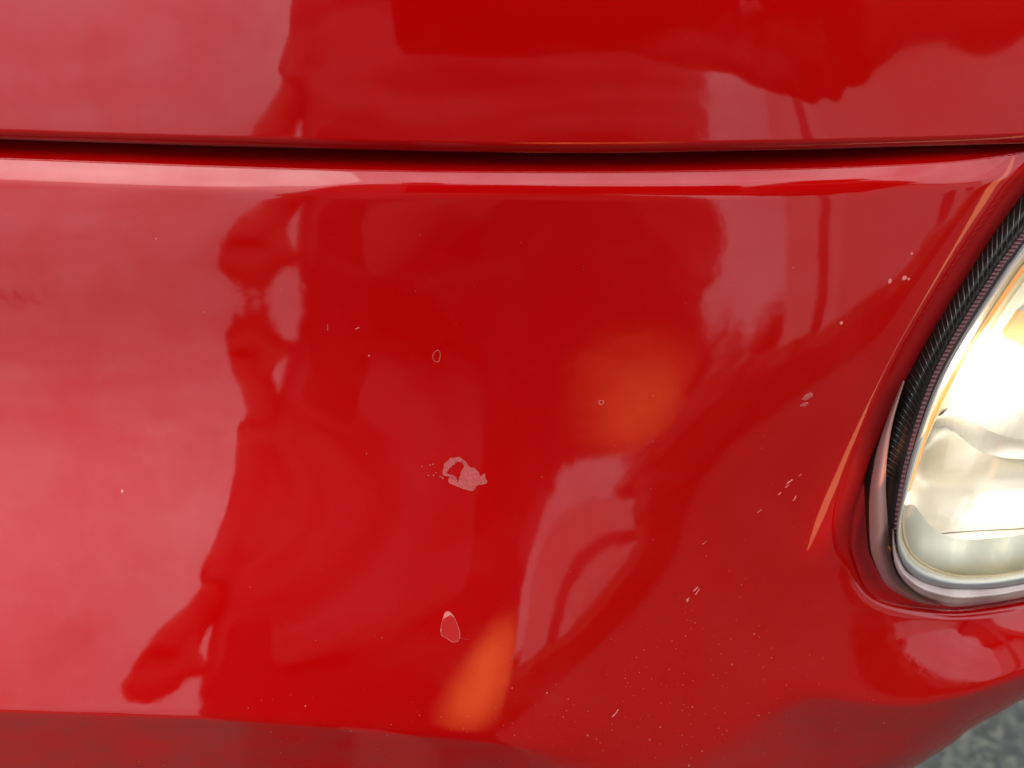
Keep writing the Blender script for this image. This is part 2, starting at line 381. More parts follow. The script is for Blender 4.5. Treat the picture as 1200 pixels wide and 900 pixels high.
def region(poly, extra, step, gap, lines):
    """triangulate a chart region: boundary + given rows + regular grid kept clear of both"""
    ring = [tuple(p) for p in poly]
    lo = np.min(poly, 0); hi = np.max(poly, 0)
    g = []
    for j, y in enumerate(np.arange(lo[1], hi[1], step*.87)):
        for x in np.arange(lo[0]+(step/2 if j % 2 else 0), hi[0], step): g.append((x, y))
    g = np.array(g); g = g[inside(g, np.array(poly))]
    dmin = dist(g[:, 0], g[:, 1], np.vstack([poly, poly[:1]])); keep = dmin > step*.45
    for ln, lo_d, hi_d in lines: 
        d = dist(g[:, 0], g[:, 1], ln); keep &= ~((d > lo_d) & (d < hi_d))
    g = g[keep]
    if len(extra):
        ex = np.vstack(extra); ex = ex[inside(ex, np.array(poly))]; ex = ex[dist(ex[:, 0], ex[:, 1], np.vstack([poly, poly[:1]])) > gap]
        g = np.vstack([g, ex])
    allp = ring+[tuple(p) for p in g]; n = len(ring)
    res = delaunay_2d_cdt([Vector(p) for p in allp], [], [list(range(n))], 1, 1e-5)
    V = np.array([(p.x, p.y) for p in res[0]]); Fc = [tuple(f) for f in res[2]]
    return V, Fc
def offs(poly, ds, sign=1):
    t = np.gradient(poly, axis=0); t /= np.linalg.norm(t, axis=1)[:, None]; n = np.stack([t[:, 1], -t[:, 0]], -1)*sign
    out_ = []
    for d in ds:
        q = poly+n*d; dd = dist(q[:, 0], q[:, 1], poly); out_.append(q[dd > d*.93])
    return out_
def facing(V3, Fc):
    V3 = np.asarray(V3); r = []
    for f in Fc:
        a, b_, c = V3[f[0]], V3[f[1]], V3[f[2]]
        n = np.cross(b_-a, c-a); r.append(f if n@(CAM-a) > 0 else tuple(reversed(f)))
    return r
def skirt(V3, F3, NRM, poly, k, spread=0):
    """turn the panel edge back from the viewpoint so that the panel has real thickness"""
    pass

car = empty('parked_car', CARLOC); tag(car, 'glossy red car nose with bonnet shut line, chipped bumper and lit headlight', 'car')
def panel(name, fn, poly, extra, lines, edge, step=8, depth=.009):
    V, Fc = region(poly, extra, step, 1.0, lines)
    u, v = V[:, 0], V[:, 1]; s = fn(u, v); P3 = pos(u, v, s); Nn = normals_of(fn, u, v); Fc = facing(P3, Fc)
    # clamp grazing normals along the silhouette rows so they still face outwards
    base = len(P3); eidx = []
    d = rays(u, v); d /= np.linalg.norm(d, axis=1)[:, None]
    P3 = list(P3); Nn = list(Nn)
    for a in edge:
        e = resample(a, max(8, int(len(a)))) if False else a
        es = fn(e[:, 0], e[:, 1]); P0 = pos(e[:, 0], e[:, 1], es)-rays(e[:, 0], e[:, 1])*1e-5; P1 = CAM+(np.exp(es)+depth)[:, None]*rays(e[:, 0], e[:, 1])
        nn = normals_of(fn, e[:, 0], e[:, 1]); i0 = len(P3)
        # sideways normal of the turned edge
        P3 += list(P0)+list(P1); Nn += list(nn)+list(nn); m = len(e)
        for i in range(m-1): Fc.append((i0+i, i0+i+1, i0+m+i+1, i0+m+i))
    return kid(mobj(name, P3, Fc, paint, normals=Nn), car)

# ---- bonnet ----
hp = [(-190, -170)]+[(x, -170) for x in range(-140, 1330, 50)]+[(1330, -170), (1330, -80), (1330, 0), (1330, 80)]+[tuple(p) for p in Hc[::-1]]+[(-190, 80), (-190, 0), (-190, -80)]
rows = offs(Hc, [.25, .8, 1.7, 3, 4.6, 6.5, 8.6, 10.8, 13, 16], 1)
bonnet = panel('bonnet', s_hood, hp, rows, [(Hc, 0, 19)], [Hc], 9, depth=.022)
# ---- bumper ----
bpoly = [tuple(p) for p in Tc]+[tuple(p) for p in Lc[1:]]+[tuple(p) for p in Sc]+[(700, 1050), (500, 1050), (300, 1050), (100, 1050), (-100, 1050), (-190, 1050)]+[(-190, y) for y in range(980, 200, -60)]
rows = offs(Tc, [.2, .6, 1.2, 2, 3.6, 5.6, 8, 10.6, 13.4, 16.4, 19.6, 22, 23.5, 25, 26.5, 28, 30], -1)+offs(Lc, [.25, .8, 1.6, 2.6, 4, 6, 9, 12, 15, 17.5, 19.5, 21.5, 23.5, 25.5, 28, 32, 36, 41, 44, 46, 47.5, 49, 51, 54, 58], -1)
rows += offs(Lc, [.25, .9, 1.9, 3.3, 5, 7, 9.4, 12, 15, 18], 1) if False else []
Bl = np.stack([np.arange(-185, 1325, 5.0), np.interp(np.arange(-185, 1325, 5.0), _bu, _vB)], -1)
rows += offs(Bl, [0.01, 2.5, 5.5, 9.5, 14], 1)+offs(Bl, [2.5, 5.5, 9.5, 14], -1)
rows += offs(Sc, [.3, 1.2, 3, 6, 10, 15, 21, 28, 36, 45, 54, 62], -1)
front_bumper = panel('front_bumper', s_bumper, bpoly, [], [], [Lc, Sc], 8) if False else None
# keep the rows of different edges from crowding each other
def thin(rws, tol):
    kept = []; cell = {}
    for r in rws:
        for p in r:
            k = (int(p[0]//tol), int(p[1]//tol)); ok = True
            for i in (-1, 0, 1):
                for j in (-1, 0, 1):
                    for q, rid in cell.get((k[0]+i, k[1]+j), ()):
                        if rid is not r and (q[0]-p[0])**2+(q[1]-p[1])**2 < tol*tol*.5: ok = False
            if ok: kept.append(p); cell.setdefault(k, []).append((p, r))
    return [np.array(kept)]
front_bumper = panel('front_bumper', s_bumper, bpoly, rows, [(Tc, 0, 33), (Lc, 0, 61), (Bl, 0, 17), (Sc, 0, 65)], [Lc, Sc], 7)
print('panels', time.time()-T0)

me_ = front_bumper.data
_c = np.array([v_.co for v_ in me_.vertices])-CAM; _d = _c@FWD; _u = 600+F*(_c@RIGHT)/_d; _v = 450-F*(_c@UP)/_d
_wd = np.interp(_u, [620, 720, 860, 940], [3, 60, 60, 4]); _am = np.interp(_u, [0, 600, 800, 1000, 1200], [.40, .36, .24, .34, .46])
_at = me_.attributes.new('film_and_dark_mirroring', 'FLOAT', 'POINT'); _at.data.foreach_set('value', (_am*sstep(_v-np.interp(_u, _bu, _vB), -1.0, _wd)).astype(np.float32))
_dl = dist_near(_u, _v, Lc, lambda a, b_: a > 880); _at = me_.attributes.new('unpolished', 'FLOAT', 'POINT'); _at.data.foreach_set('value', ((1-sstep(_dl, 15, 22))*(1-sstep(_v, 600, 680))).astype(np.float32))
# ---- the bumper's flange that runs back under the bonnet ----
def ribbon(name, A, B, offA, offB, m, parent, rows=6, prof=None, n=160, sA=None, sB=None, ripple=None):
    a = resample(A, n); c = resample(B, n); P3 = []; Fc = []
    for j in range(rows+1):
        t = j/rows; q = a*(1-t)+c*t
        off = offA*(1-t)+offB*t
        if prof is not None: off = off+prof(t)
        base = (sA(a[:, 0], a[:, 1])*(1-t)+sB(c[:, 0], c[:, 1])*t)
        D = np.exp(base)+off
        if ripple is not None: D = D+ripple(np.arange(n), t)
        P3.append(CAM+D[:, None]*rays(q[:, 0], q[:, 1]))
    P3 = np.vstack(P3)
    for j in range(rows):
        for i in range(n-1): Fc.append((j*n+i, j*n+i+1, (j+1)*n+i+1, (j+1)*n+i))
    return kid(mobj(name, P3, facing(P3, Fc), m), parent)
Tup = Tc+np.array([0, -34.0]); sT = lambda u, v: s_bumper(u, v)
ribbon('shut_line_flange', Tc+np.array([0, .6]), Tup, .0004, .0075, paint, car, sA=lambda u, v: bumper.val(u, v)[0]+.013, sB=lambda u, v: bumper.val(u, v+34)[0]+.013)

# ---- stone chips, scratches and grit, all lying on the bumper skin ----
def on_skin(q, fn, lift):
    q = np.asarray(q, float); s = fn(q[:, 0], q[:, 1]); return CAM+(np.exp(s)-lift)[:, None]*rays(q[:, 0], q[:, 1])
def patch(name, poly, m, parent, hole=None, lift=.00009, fn=s_bumper, label=None, step=3.0, rim=None):
    poly = np.array(poly, float); V, Fc = region([tuple(p) for p in poly], [], step, .1, [])
    if hole is not None:
        hp_ = np.array(hole, float); cent = np.array([V[list(f)].mean(0) for f in Fc]); ins = inside(cent, hp_); Fc = [f for f, k in zip(Fc, ins) if not k]
    P3 = on_skin(V, fn, lift); nn = normals_of(fn, V[:, 0], V[:, 1]); n0 = len(P3)
    # the side wall down to the skin
    ring = poly; R0 = on_skin(ring, fn, lift); R1 = on_skin(ring, fn, -.00005); Fc = facing(P3, Fc); m_ = len(ring)
    P3 = np.vstack([P3, R0, R1]); nn = np.vstack([nn]+[normals_of(fn, ring[:, 0], ring[:, 1])]*2)
    for i in range(m_): j = (i+1) % m_; Fc.append((n0+i, n0+j, n0+m_+j, n0+m_+i))
    o = kid(mobj(name, P3, Fc, m, normals=nn), parent)
    if label: o['label'] = label
    return o
def thread(name, pts, wid, m, parent, fn=s_bumper, lift=.00012, closed=False):
    p = np.array(pts, float)
    if closed: p = np.vstack([p, p[:1]])
    p = smooth_poly(p, 1.2); t = np.gradient(p, axis=0); t /= np.linalg.norm(t, axis=1)[:, None]+1e-9; n = np.stack([t[:, 1], -t[:, 0]], -1)
    wv = wid*.85*(.4+.9*rng.random(len(p)))[:, None]
    A = on_skin(p-n*wv/2, fn, 0); M = on_skin(p, fn, lift); B = on_skin(p+n*wv/2, fn, 0); k = len(p); P3 = np.vstack([A, M, B]); Fc = []
    for i in range(k-1): Fc += [(i, i+1, k+i+1, k+i), (k+i, k+i+1, 2*k+i+1, 2*k+i)]
    return kid(mobj(name, P3, facing(P3, Fc), m), parent)
def zz(pts, ox, oy, k): return [(ox+x/k, oy+y/k) for x, y in pts]
def jit(poly, a=.35, n=2):
    out_ = []
    p = np.array(poly, float)
    for i in range(len(p)):
        q = p[(i+1) % len(p)]
        for t in np.arange(n)/n: out_.append(tuple(p[i]*(1-t)+q*t+rng.normal(0, a, 2)*(.4 if t == 0 else 1)))
    return out_
c1 = zz([(330, 480), (345, 375), (410, 315), (500, 303), (560, 345), (610, 410), (650, 412), (700, 460), (712, 500), (735, 480), (748, 468), (762, 478), (755, 520), (782, 548), (765, 572), (700, 575), (668, 595), (640, 638), (570, 632), (480, 597), (430, 582), (400, 560), (398, 500), (350, 492)], 480, 500, 8.571)
h1 = zz([(372, 470), (410, 410), (480, 352), (530, 358), (550, 400), (522, 440), (505, 500), (480, 562), (470, 505), (425, 486)], 480, 500, 8.571)
patch('stone_chip', jit(c1, .18), chip_m, front_bumper, hole=h1, label='large pale ring-shaped stone chip', step=1.6)
thread('chip_rim', zz([(405, 505), (400, 560), (480, 597), (570, 630), (640, 636), (672, 590), (770, 565), (760, 520)], 480, 500, 8.571), 1.0, edge_m, front_bumper)
thread('chip_rim', zz([(345, 470), (400, 400), (480, 345), (535, 350), (557, 400)], 480, 500, 8.571), .8, edge_m, front_bumper)
for x, y, r in ((494.5, 546.5, .7), (504, 545, .9), (507.5, 544, .8), (502, 557, 1), (508, 557, 1.2), (511, 554, 1), (516, 558.5, 2.0), (519, 560.5, 1.6), (531, 560, 2.6)):
    a0 = rng.random()*6; patch('paint_fleck', [(x+r*rng.uniform(.7, 1.2)*math.cos(a0+k*1.05), y+r*.75*rng.uniform(.7, 1.2)*math.sin(a0+k*1.05)) for k in range(6)], chip_m if r > .95 else edge_m, front_bumper, step=3)
c2 = zz([(330, 395), (355, 320), (390, 303), (430, 320), (475, 375), (500, 430), (530, 510), (550, 590), (545, 650), (520, 690), (470, 705), (430, 690), (370, 650), (320, 620), (300, 570), (303, 500), (315, 440)], 490, 690, 11.25)
patch('stone_chip', c2, ghost_m, front_bumper, label='small oval stone chip with a pale tip', lift=.00004)
thread('chip_rim', c2, .75, edge_m, front_bumper, closed=True)
patch('chip_tip', zz([(328, 398), (350, 330), (390, 303), (430, 320), (478, 380), (425, 345), (375, 372)], 490, 690, 11.25), edge_m, front_bumper, step=2)
patch('grit_grain', [(516.5, 737.7), (517.6, 737.4), (518, 738.6), (517, 739.4)], edge_m, front_bumper)
thread('hairline_scratch', [(539, 748), (545, 748.8), (552, 750)], .5, ghost_m, front_bumper)
# other marks: closed little rings
for cx, cy, rx, ry, wd in ((512, 418, 4.3, 7.2, 1.2), (704.5, 471.5, 3.2, 2.4, .9)):
    pts = [(cx+rx*rng.uniform(.85, 1.12)*math.cos(a), cy+ry*rng.uniform(.85, 1.12)*math.sin(a)) for a in np.linspace(0, 2*math.pi, 11)[:-1]]
    thread('stone_chip', pts, wd, chip_m if rx > 4 else edge_m, front_bumper, closed=True)
def blob(name, cx, cy, rx, ry, ang, m, n=9, ir=.22, **k):
    ca, sa = math.cos(ang), math.sin(ang); pts = []
    for a in np.linspace(0, 2*math.pi, n+1)[:-1]:
        x = rx*math.cos(a)*rng.uniform(1-ir, 1+ir); y = ry*math.sin(a)*rng.uniform(1-ir, 1+ir); pts.append((cx+x*ca-y*sa, cy+x*sa+y*ca))
    return patch(name, pts, m, front_bumper, **k)
blob('stone_chip', 946.5, 464.5, 6.2, 3.2, -.65, chip_m, label='speckled chip beside the headlight'); thread('chip_rim', [(940, 468), (943, 465), (948, 460.5), (952, 461.5), (951, 465)], .9, edge_m, front_bumper)
blob('stone_chip', 942.5, 474, 4.6, 2.2, -.3, chip_m); thread('chip_rim', [(937.5, 476), (941, 474), (946, 471.5), (947, 474)], .7, edge_m, front_bumper)
for x, y, rx, ry, a in ((1043, 329.5, 2.2, 3.2, .3), (1060, 325.5, 2.6, 3.4, .7), (1065, 327, 1.4, 1.7, 0), (1068.5, 297, 1.7, 1.7, 0), (986, 378.5, 1.9, 2.2, .8), (143, 575.5, 1.8, 1.8, 0), (183, 279.7, 1, 1, 0), (432.5, 417, 1, 1, 0), (805.5, 703, 1.3, 2, .3), (641, 0+812, .9, .9, 0)):
    blob('paint_fleck', x, y, rx, ry, a, edge_m, 7)
for x0, y0, x1, y1, wd in ((921.5, 567.5, 929, 562, 1.6), (920.5, 571.5, 925, 568.3, 1.4), (935.5, 558.5, 939.5, 555.5, 1.0), (912, 580, 915.5, 576.8, 1.7), (929.5, 587, 933, 581, 1.5), (888, 600.5, 892.5, 597, .9), (805, 705.5, 808, 700, 1.4), (812.5, 693, 818, 688, 1.5), (815, 697, 820, 690, 1.1), (717.5, 840, 724.5, 831.5, 1.5), (823, 868-230, 828, 634, .7), (384, 380, 384, 387, .8), (416, 386, 421, 384, 1)):
    thread('scratch', [(x0, y0), ((x0+x1)/2+rng.normal(0, .3), (y0+y1)/2), (x1, y1)], wd, edge_m, front_bumper)
for x, y in ((700, 470), (302, 540), (353, 540), (500, 501)): pass
# faint old chips seen as dull spots on the left
for x, y, rx, ry in ((110, 326, 7, 13), (234, 568, 7, 8), (8, 232, 5, 9)):
    pass
# grit: far too many grains to count
gv, gf = [], []
def grain(x, y, r):
    k = len(gv); q = on_skin([(x-r, y+r*.2), (x+r*.1, y-r), (x+r, y+r*.1), (x, y+r)], s_bumper, .00003); c = on_skin([(x, y)], s_bumper, .0002)[0]
    gv.extend(list(q)+[c]); gf.extend([(k, k+1, k+4), (k+1, k+2, k+4), (k+2, k+3, k+4), (k+3, k, k+4)])
cand = []
while len(cand) < 460:
    x, y = rng.uniform(0, 1190), rng.uniform(220, 899)
    dens = .05+.95*math.exp(-(((x-790)/170)**2+((y-800)/75)**2))+.45*math.exp(-(((x-560)/200)**2+((y-855)/28)**2))+.18*(y > 500)*(x > 700)
    dens *= 1 if (x < 960 or y > 760) else .2
    if rng.random() < dens and x < 990+(y > 760)*200-(y > 840)*120: cand.append((x, y, min(1.1, .24+rng.exponential(.16))))
cq = np.array([(c[0], c[1]) for c in cand]); keep = inside(cq, np.array(bpoly)) & (dist(cq[:, 0], cq[:, 1], Sc) > 12) & (dist(cq[:, 0], cq[:, 1], Lc) > 14)
cand = [c for c, k in zip(cand, keep) if k]
xs = np.array([c[0] for c in cand]); ys = np.array([c[1] for c in cand]); rs = np.array([c[2] for c in cand])
quad = [on_skin(np.stack([xs+rs*dx, ys+rs*dy], -1), s_bumper, lf) for dx, dy, lf in ((-1, .2, .00003), (.1, -1, .00003), (1, .1, .00003), (0, 1, .00003), (0, 0, .0002))]
for i in range(len(cand)):
    k = len(gv); gv.extend([q[i] for q in quad]); gf.extend([(k, k+1, k+4), (k+1, k+2, k+4), (k+2, k+3, k+4), (k+3, k, k+4)])
tag(kid(mobj('road_grit', gv, gf, dust_m, smooth=False), front_bumper), kind='stuff')
print('marks', time.time()-T0)

# ---------------- headlight ----------------
sL = bumper.val(Lc[:, 0], Lc[:, 1])[0]; A_ = np.c_[np.ones(len(Lc)), Lc[:, 0], Lc[:, 1]]; hc = np.linalg.lstsq(A_, sL, rcond=None)[0]
sH = lambda u, v: hc[0]-.030+hc[1]*np.asarray(u, float)+hc[2]*np.asarray(v, float)
hl = kid(mobj('headlight', *(lambda P: (P, [(0, 1, 2, 3)]))([CAM+(math.exp(float(sH(x, y)))+.07)*rays(x, y) for x, y in ((985, 150), (1335, 150), (1335, 740), (985, 740))]), black, smooth=False), car)
hl['label'] = 'lit rounded headlight in a ribbed black seal'
def hkid(o): return kid(o, hl)
# red painted pocket the lamp sits in
Pin = smooth_poly([(1280, 200), (1225, 240), (1170, 310), (1108, 410), (1070, 485), (1042, 545), (1027, 590), (1022, 620), (1022, 650), (1030, 672), (1042, 686), (1056, 694), (1080, 700), (1118, 702), (1161, 697), (1200, 690), (1260, 678), (1330, 660)], 4)
ribbon('lamp_pocket', Lc+np.array([-.6, 0]), Pin, .0014, .014, paint, car, sA=s_bumper if False else (lambda u, v: sH(u, v)*.0+bumper.val(u, v)[0]+.02), sB=lambda u, v: sH(u, v)+.05, n=220)
# rubber seal
Ga = smooth_poly([(1268, 150), (1196, 222), (1144, 296), (1082, 396), (1044, 470), (1018, 535), (1013, 560), (1014, 600), (1017, 640), (1022, 656), (1034, 679), (1049, 693)], 4)
Gb = smooth_poly([(1268, 186), (1200, 270), (1175, 303), (1165, 317), (1113, 401), (1084, 462), (1061, 537), (1051, 587), (1047, 613), (1046, 633), (1049, 648), (1056, 664), (1066, 676)], 4)
seal_off = lambda t: -.0035*math.sin(math.pi*min(1, t*1.1))
ribbon('rubber_seal', Ga, Gb, .014, .002, rubber, hl, rows=8, prof=seal_off, sA=sH, sB=sH)
ga = resample(Ga, 400); gb = resample(Gb, 400)
k = 0; i = 14
while i < 300:
    j = min(399, i+26-int(i*.03)); A0, B0 = ga[i], gb[j]; P3 = []; Fc = []
    for q in range(7):
        t = .12+.80*q/6; c = A0*(1-t)+B0*t; off = .014*(1-t)+.002*t+seal_off(t)
        wpx = (1.0 if i < 170 else .7)*(.5+.5*math.sin(math.pi*q/6)); D = math.exp(float(sH(*c)))+off
        for dx, dz in ((-wpx, .0003), (0, -.0009), (wpx, .0003)): P3.append(CAM+(D+dz)*rays(c[0]+dx, c[1]-dx*.3))
    for q in range(6):
        for e in (0, 1): Fc.append((q*3+e, q*3+e+1, q*3+e+4, q*3+e+3))
    P3 = np.array(P3); hkid(mobj('seal_rib', P3, facing(P3, Fc), rib_m)); i += max(4, int(9-i*.014)); k += 1
# ribbed outer edge of the lens, then its thick pale rim
Gc = Gb+np.stack([np.linspace(8, 4, len(Gb)), np.linspace(1, 1, len(Gb))], -1)
ribbon('lens_edge', Gb, Gc, .0020, .0006, lens_edge_m, hl, rows=3, n=900, sA=sH, sB=sH, ripple=lambda i, t: .00035*np.sin(i*2*math.pi/9.0))
Gd = smooth_poly([(1290, 205), (1226, 270), (1192, 311), (1182, 325), (1131, 403), (1100, 465), (1075, 540), (1061, 587), (1056, 610), (1056, 630), (1062, 645), (1072, 657), (1090, 668), (1120, 677), (1160, 677), (1200, 671), (1260, 660), (1330, 645)], 4)
Gc2 = smooth_poly([(1279, 190), (1211, 271), (1186, 305), (1176, 319), (1123, 402), (1092, 463), (1067, 538), (1056, 588), (1051.5, 613), (1050, 633), (1053, 652), (1062, 668), (1080, 682), (1115, 690), (1160, 690), (1200, 684), (1260, 672), (1330, 657)], 4)
tube = lambda t: -.0028*math.sin(math.pi*t)
ribbon('lens_rim', Gc2, Gd, .0006, .0010, lens_rim_m, hl, rows=8, prof=tube, n=260, sA=sH, sB=sH)
# pinkish clear foot between the rim and the bumper
O2 = smooth_poly([(1046, 620), (1045.5, 645), (1049, 665), (1059, 683), (1077, 698), (1100, 707), (1118, 711), (1161, 706.5), (1200, 699.5), (1260, 687), (1330, 669)], 4)
I2 = smooth_poly([(1047, 620), (1049, 638), (1053, 652), (1061, 668), (1070, 675), (1082, 682), (1098, 687), (1115, 690), (1160, 690), (1200, 684), (1260, 672), (1330, 657)], 4)
ribbon('lens_foot', O2, I2, .0040, .0004, rimlow_m, hl, rows=10, prof=lambda t: -.004*math.sin(math.pi*min(1, t*1.05))*(1 if t < .98 else 0)+.0006*math.cos(t*17), n=260, sA=sH, sB=sH)
O3 = smooth_poly([(1058, 445), (1040, 490), (1027, 530), (1020, 570), (1018.5, 605), (1020, 640), (1024, 656), (1035, 680), (1049, 694), (1075, 706), (1100, 710.5)], 4); I3 = smooth_poly([(1060, 447), (1047, 492), (1040, 532), (1038, 570), (1040, 605), (1043, 640), (1047, 664), (1057, 682), (1075, 697.5), (1088, 704.5), (1102, 709)], 4)
ribbon('lens_side', O3, I3, .0095, .0028, side_m, hl, rows=8, prof=lambda t: -.003*math.sin(math.pi*t), n=120, sA=sH, sB=sH)
# cream wall down to the reflector
Ge = smooth_poly([(1320, 212), (1262, 262), (1200, 330), (1140, 419), (1115, 457), (1096, 496), (1075, 537), (1065, 560), (1060, 590), (1060, 606), (1064, 632), (1072, 648), (1090, 662), (1120, 672), (1160, 673), (1200, 667), (1260, 656), (1330, 641)], 4)
ribbon('lamp_wall', Gd, Ge, .0010, .010, bezel_m, hl, rows=8, prof=lambda t: .0012*math.sin(t*9), n=260, sA=sH, sB=sH)
def plate(name, poly, m, off, step=7, parent=None):
    poly = np.array(poly, float); V, Fc = region([tuple(p) for p in poly], [], step, .5, [])
    D = np.exp(sH(V[:, 0], V[:, 1]))+off(V[:, 0], V[:, 1]); P3 = CAM+D[:, None]*rays(V[:, 0], V[:, 1])
    return kid(mobj(name, P3, facing(P3, Fc), m), parent or hl)
wave_top = smooth_poly([(1090, 489), (1102, 487), (1112, 479), (1122, 475), (1132, 476), (1141, 489), (1150, 498), (1163, 506), (1180, 512), (1200, 516), (1260, 522), (1330, 522)], 4)
wave_low = smooth_poly([(1086, 503), (1095, 501), (1104, 499), (1112, 501), (1127, 513), (1139, 523), (1153, 531), (1175, 536), (1200, 538), (1260, 541), (1330, 540)], 4)
foot_top = smooth_poly([(1057, 596), (1065, 591), (1071, 592), (1080, 603), (1092, 617), (1105, 626), (1130, 632), (1160, 631), (1200, 626), (1260, 612), (1330, 594)], 4)
gd = lambda pts: [tuple(p) for p in pts]
up_poly = gd(wave_top)+[(1330, 212)]+gd(smooth_poly([(1320, 208), (1262, 260), (1200, 328), (1140, 417), (1115, 455), (1096, 490)], 6))
plate('reflector', up_poly, chrome_m, lambda u, v: .011+.030*sstep(dist(u, v, Ge), 0, 110))
mid_poly = gd(wave_top)+gd(wave_low[::-1])
plate('reflector_step', mid_poly, grey_refl, lambda u, v: .0105+.012*sstep(dist(u, v, Ge), 0, 90)-.0012*np.sin((v-480)*.11), step=4)
low_poly = gd(wave_low)+[(1330, 594)]+gd(foot_top[::-1])[1:]+[(1060, 575), (1066, 558), (1075, 535)]
plate('lower_reflector', low_poly, chrome_m, lambda u, v: .0105+.010*sstep(dist(u, v, Ge), 0, 90)+.004*sstep(v, 500, 560)*(1-sstep(v, 560, 620)))
ft_poly = gd(foot_top)+[(1330, 643)]+gd(Ge[::-1][np.r_[1:len(Ge)]][:0])+gd(smooth_poly([(1330, 643), (1260, 658), (1200, 669), (1160, 675), (1120, 674), (1090, 664), (1072, 650), (1063, 634), (1058, 612)], 5))[1:]
plate('reflector_foot', ft_poly, lower_m, lambda u, v: .0098+.0005*np.sin(u*.12+v*.03)+.004*sstep(dist(u, v, Ge), 0, 60), step=4)
ribbon('reflector_seam', smooth_poly([(1104, 624.5), (1130, 622.5), (1165, 620.5), (1200, 618.5), (1330, 606)], 4), smooth_poly([(1104, 626), (1130, 623.7), (1165, 621.8), (1200, 620), (1330, 608)], 4), .0125, .0125, seam_m, hl, rows=2, sA=sH, sB=sH)
shield = plate('bulb_shield', smooth_poly([(1161, 388), (1171, 377), (1185, 366), (1196, 364), (1215, 372), (1225, 400), (1205, 408), (1190, 402), (1176, 394), (1174, 386), (1168, 386), (1161, 388)], 3)[:-1], brown_m, lambda u, v: .012+0*u, step=4)
ribbon('added_amber_glow', smooth_poly([(1230, 272), (1192, 320), (1148, 386), (1120, 430), (1101, 468), (1084, 507), (1074, 540), (1064, 575)], 4), smooth_poly([(1234, 274), (1196, 322), (1152, 388), (1125, 433), (1105, 470), (1088, 508), (1077, 541), (1066, 576)], 4), .0004, .0012, amber_m, hl, rows=2, sA=sH, sB=sH)  # glowing strip added for the orange line and its reflection on the lip
# bulb
def at(u, v, off): return CAM+(math.exp(float(sH(u, v)))+off)*rays(u, v)
bv, bf = [], []; c0 = at(1215, 445, .028); rad = .006
for i in range(9):
    for j in range(14):
        a = math.pi*i/8; t = 2*math.pi*j/14; bv.append(c0+rad*np.array([math.sin(a)*math.cos(t), 1.6*math.cos(a), math.sin(a)*math.sin(t)]))
for i in range(8):
    for j in range(14): bf.append((i*14+j, i*14+(j+1) % 14, (i+1)*14+(j+1) % 14, (i+1)*14+j))
hkid(mobj('bulb', bv, bf, bulb_m))
bl = bpy.data.lights.new('bulb_light', 'POINT'); bl.energy = 0.13; bl.color = (1, .86, .62); bl.shadow_soft_size = .006
blo = bpy.data.objects.new('bulb_light', bl); COL.objects.link(blo); blo.location = at(1200, 450, .008)
bl2 = bpy.data.lights.new('lip_streak_light', 'AREA'); bl2.energy = .0036; bl2.color = (1, .46, .2); bl2.shape = 'ELLIPSE'; bl2.size = .125; bl2.size_y = .0032  # unseen area light, added and shaped to put a peach streak on the lip
blo2 = bpy.data.objects.new('lip_streak_light', bl2); COL.objects.link(blo2); blo2.location = at(1144, 430, -.0036)
_z = -Vector(at(1060, 380, .009)-at(1144, 430, -.0036)).normalized(); _x = Vector(at(1215, 315, 0)-at(1074, 562, 0)); _x = (_x-_z*_x.dot(_z)).normalized(); _y = _z.cross(_x)
blo2.rotation_euler = Matrix((_x, _y, _z)).transposed().to_euler()
# the beam that falls on the photographer's legs
sp = bpy.data.lights.new('beam_light', 'SPOT'); sp.energy = 980; sp.color = (1, .26, .06); sp.spot_size = math.radians(20); sp.spot_blend = 1.0; sp.shadow_soft_size = .004
spo = bpy.data.objects.new('beam_light', sp); COL.objects.link(spo); spo.location = at(1180, 470, -.012)
tgt = Vector((.17, -.33, .630)); spo.rotation_euler = (tgt-spo.location).to_track_quat('-Z', 'Y').to_euler()
# clear outer lens
lens_poly = gd(smooth_poly([(1330, 140), (1262, 190), (1203, 268), (1177, 303), (1167, 317), (1115, 401), (1086, 462), (1063, 537), (1053, 587), (1040, 613), (1026, 640), (1028, 656), (1037, 678), (1050, 692), (1075, 704), (1100, 708.5), (1118, 709.5), (1161, 704.5), (1200, 697.5), (1260, 685), (1330, 667)], 6))
plate('clear_lens', lens_poly, glass, lambda u, v: .0015-.012*sstep(dist(u, v, np.array(lens_poly)), 0, 120), step=8)
print('headlight', time.time()-T0)

# ---- dark body structure behind the skin, so that no daylight leaks through the gaps ----
bk = []; bf = []
us = np.linspace(-190, 1330, 12); vv_ = np.linspace(-170, 1000, 10)
for v in vv_:
    for u in us: bk.append(CAM+(.30+.00004*abs(u-600)+(.00035*max(0, v-760) if True else 0))*rays(u, v))
ng = len(us)
for j in range(len(vv_)-1):
    for i in range(ng-1):
        if us[i+1] > 950 and vv_[j+1] > 780: continue
        if us[i+1] > 800 and vv_[j+1] > 900: continue
        bf.append((j*ng+i, j*ng+i+1, (j+1)*ng+i+1, (j+1)*ng+i))
kid(mobj('inner_body', bk, facing(bk, bf), black), car)

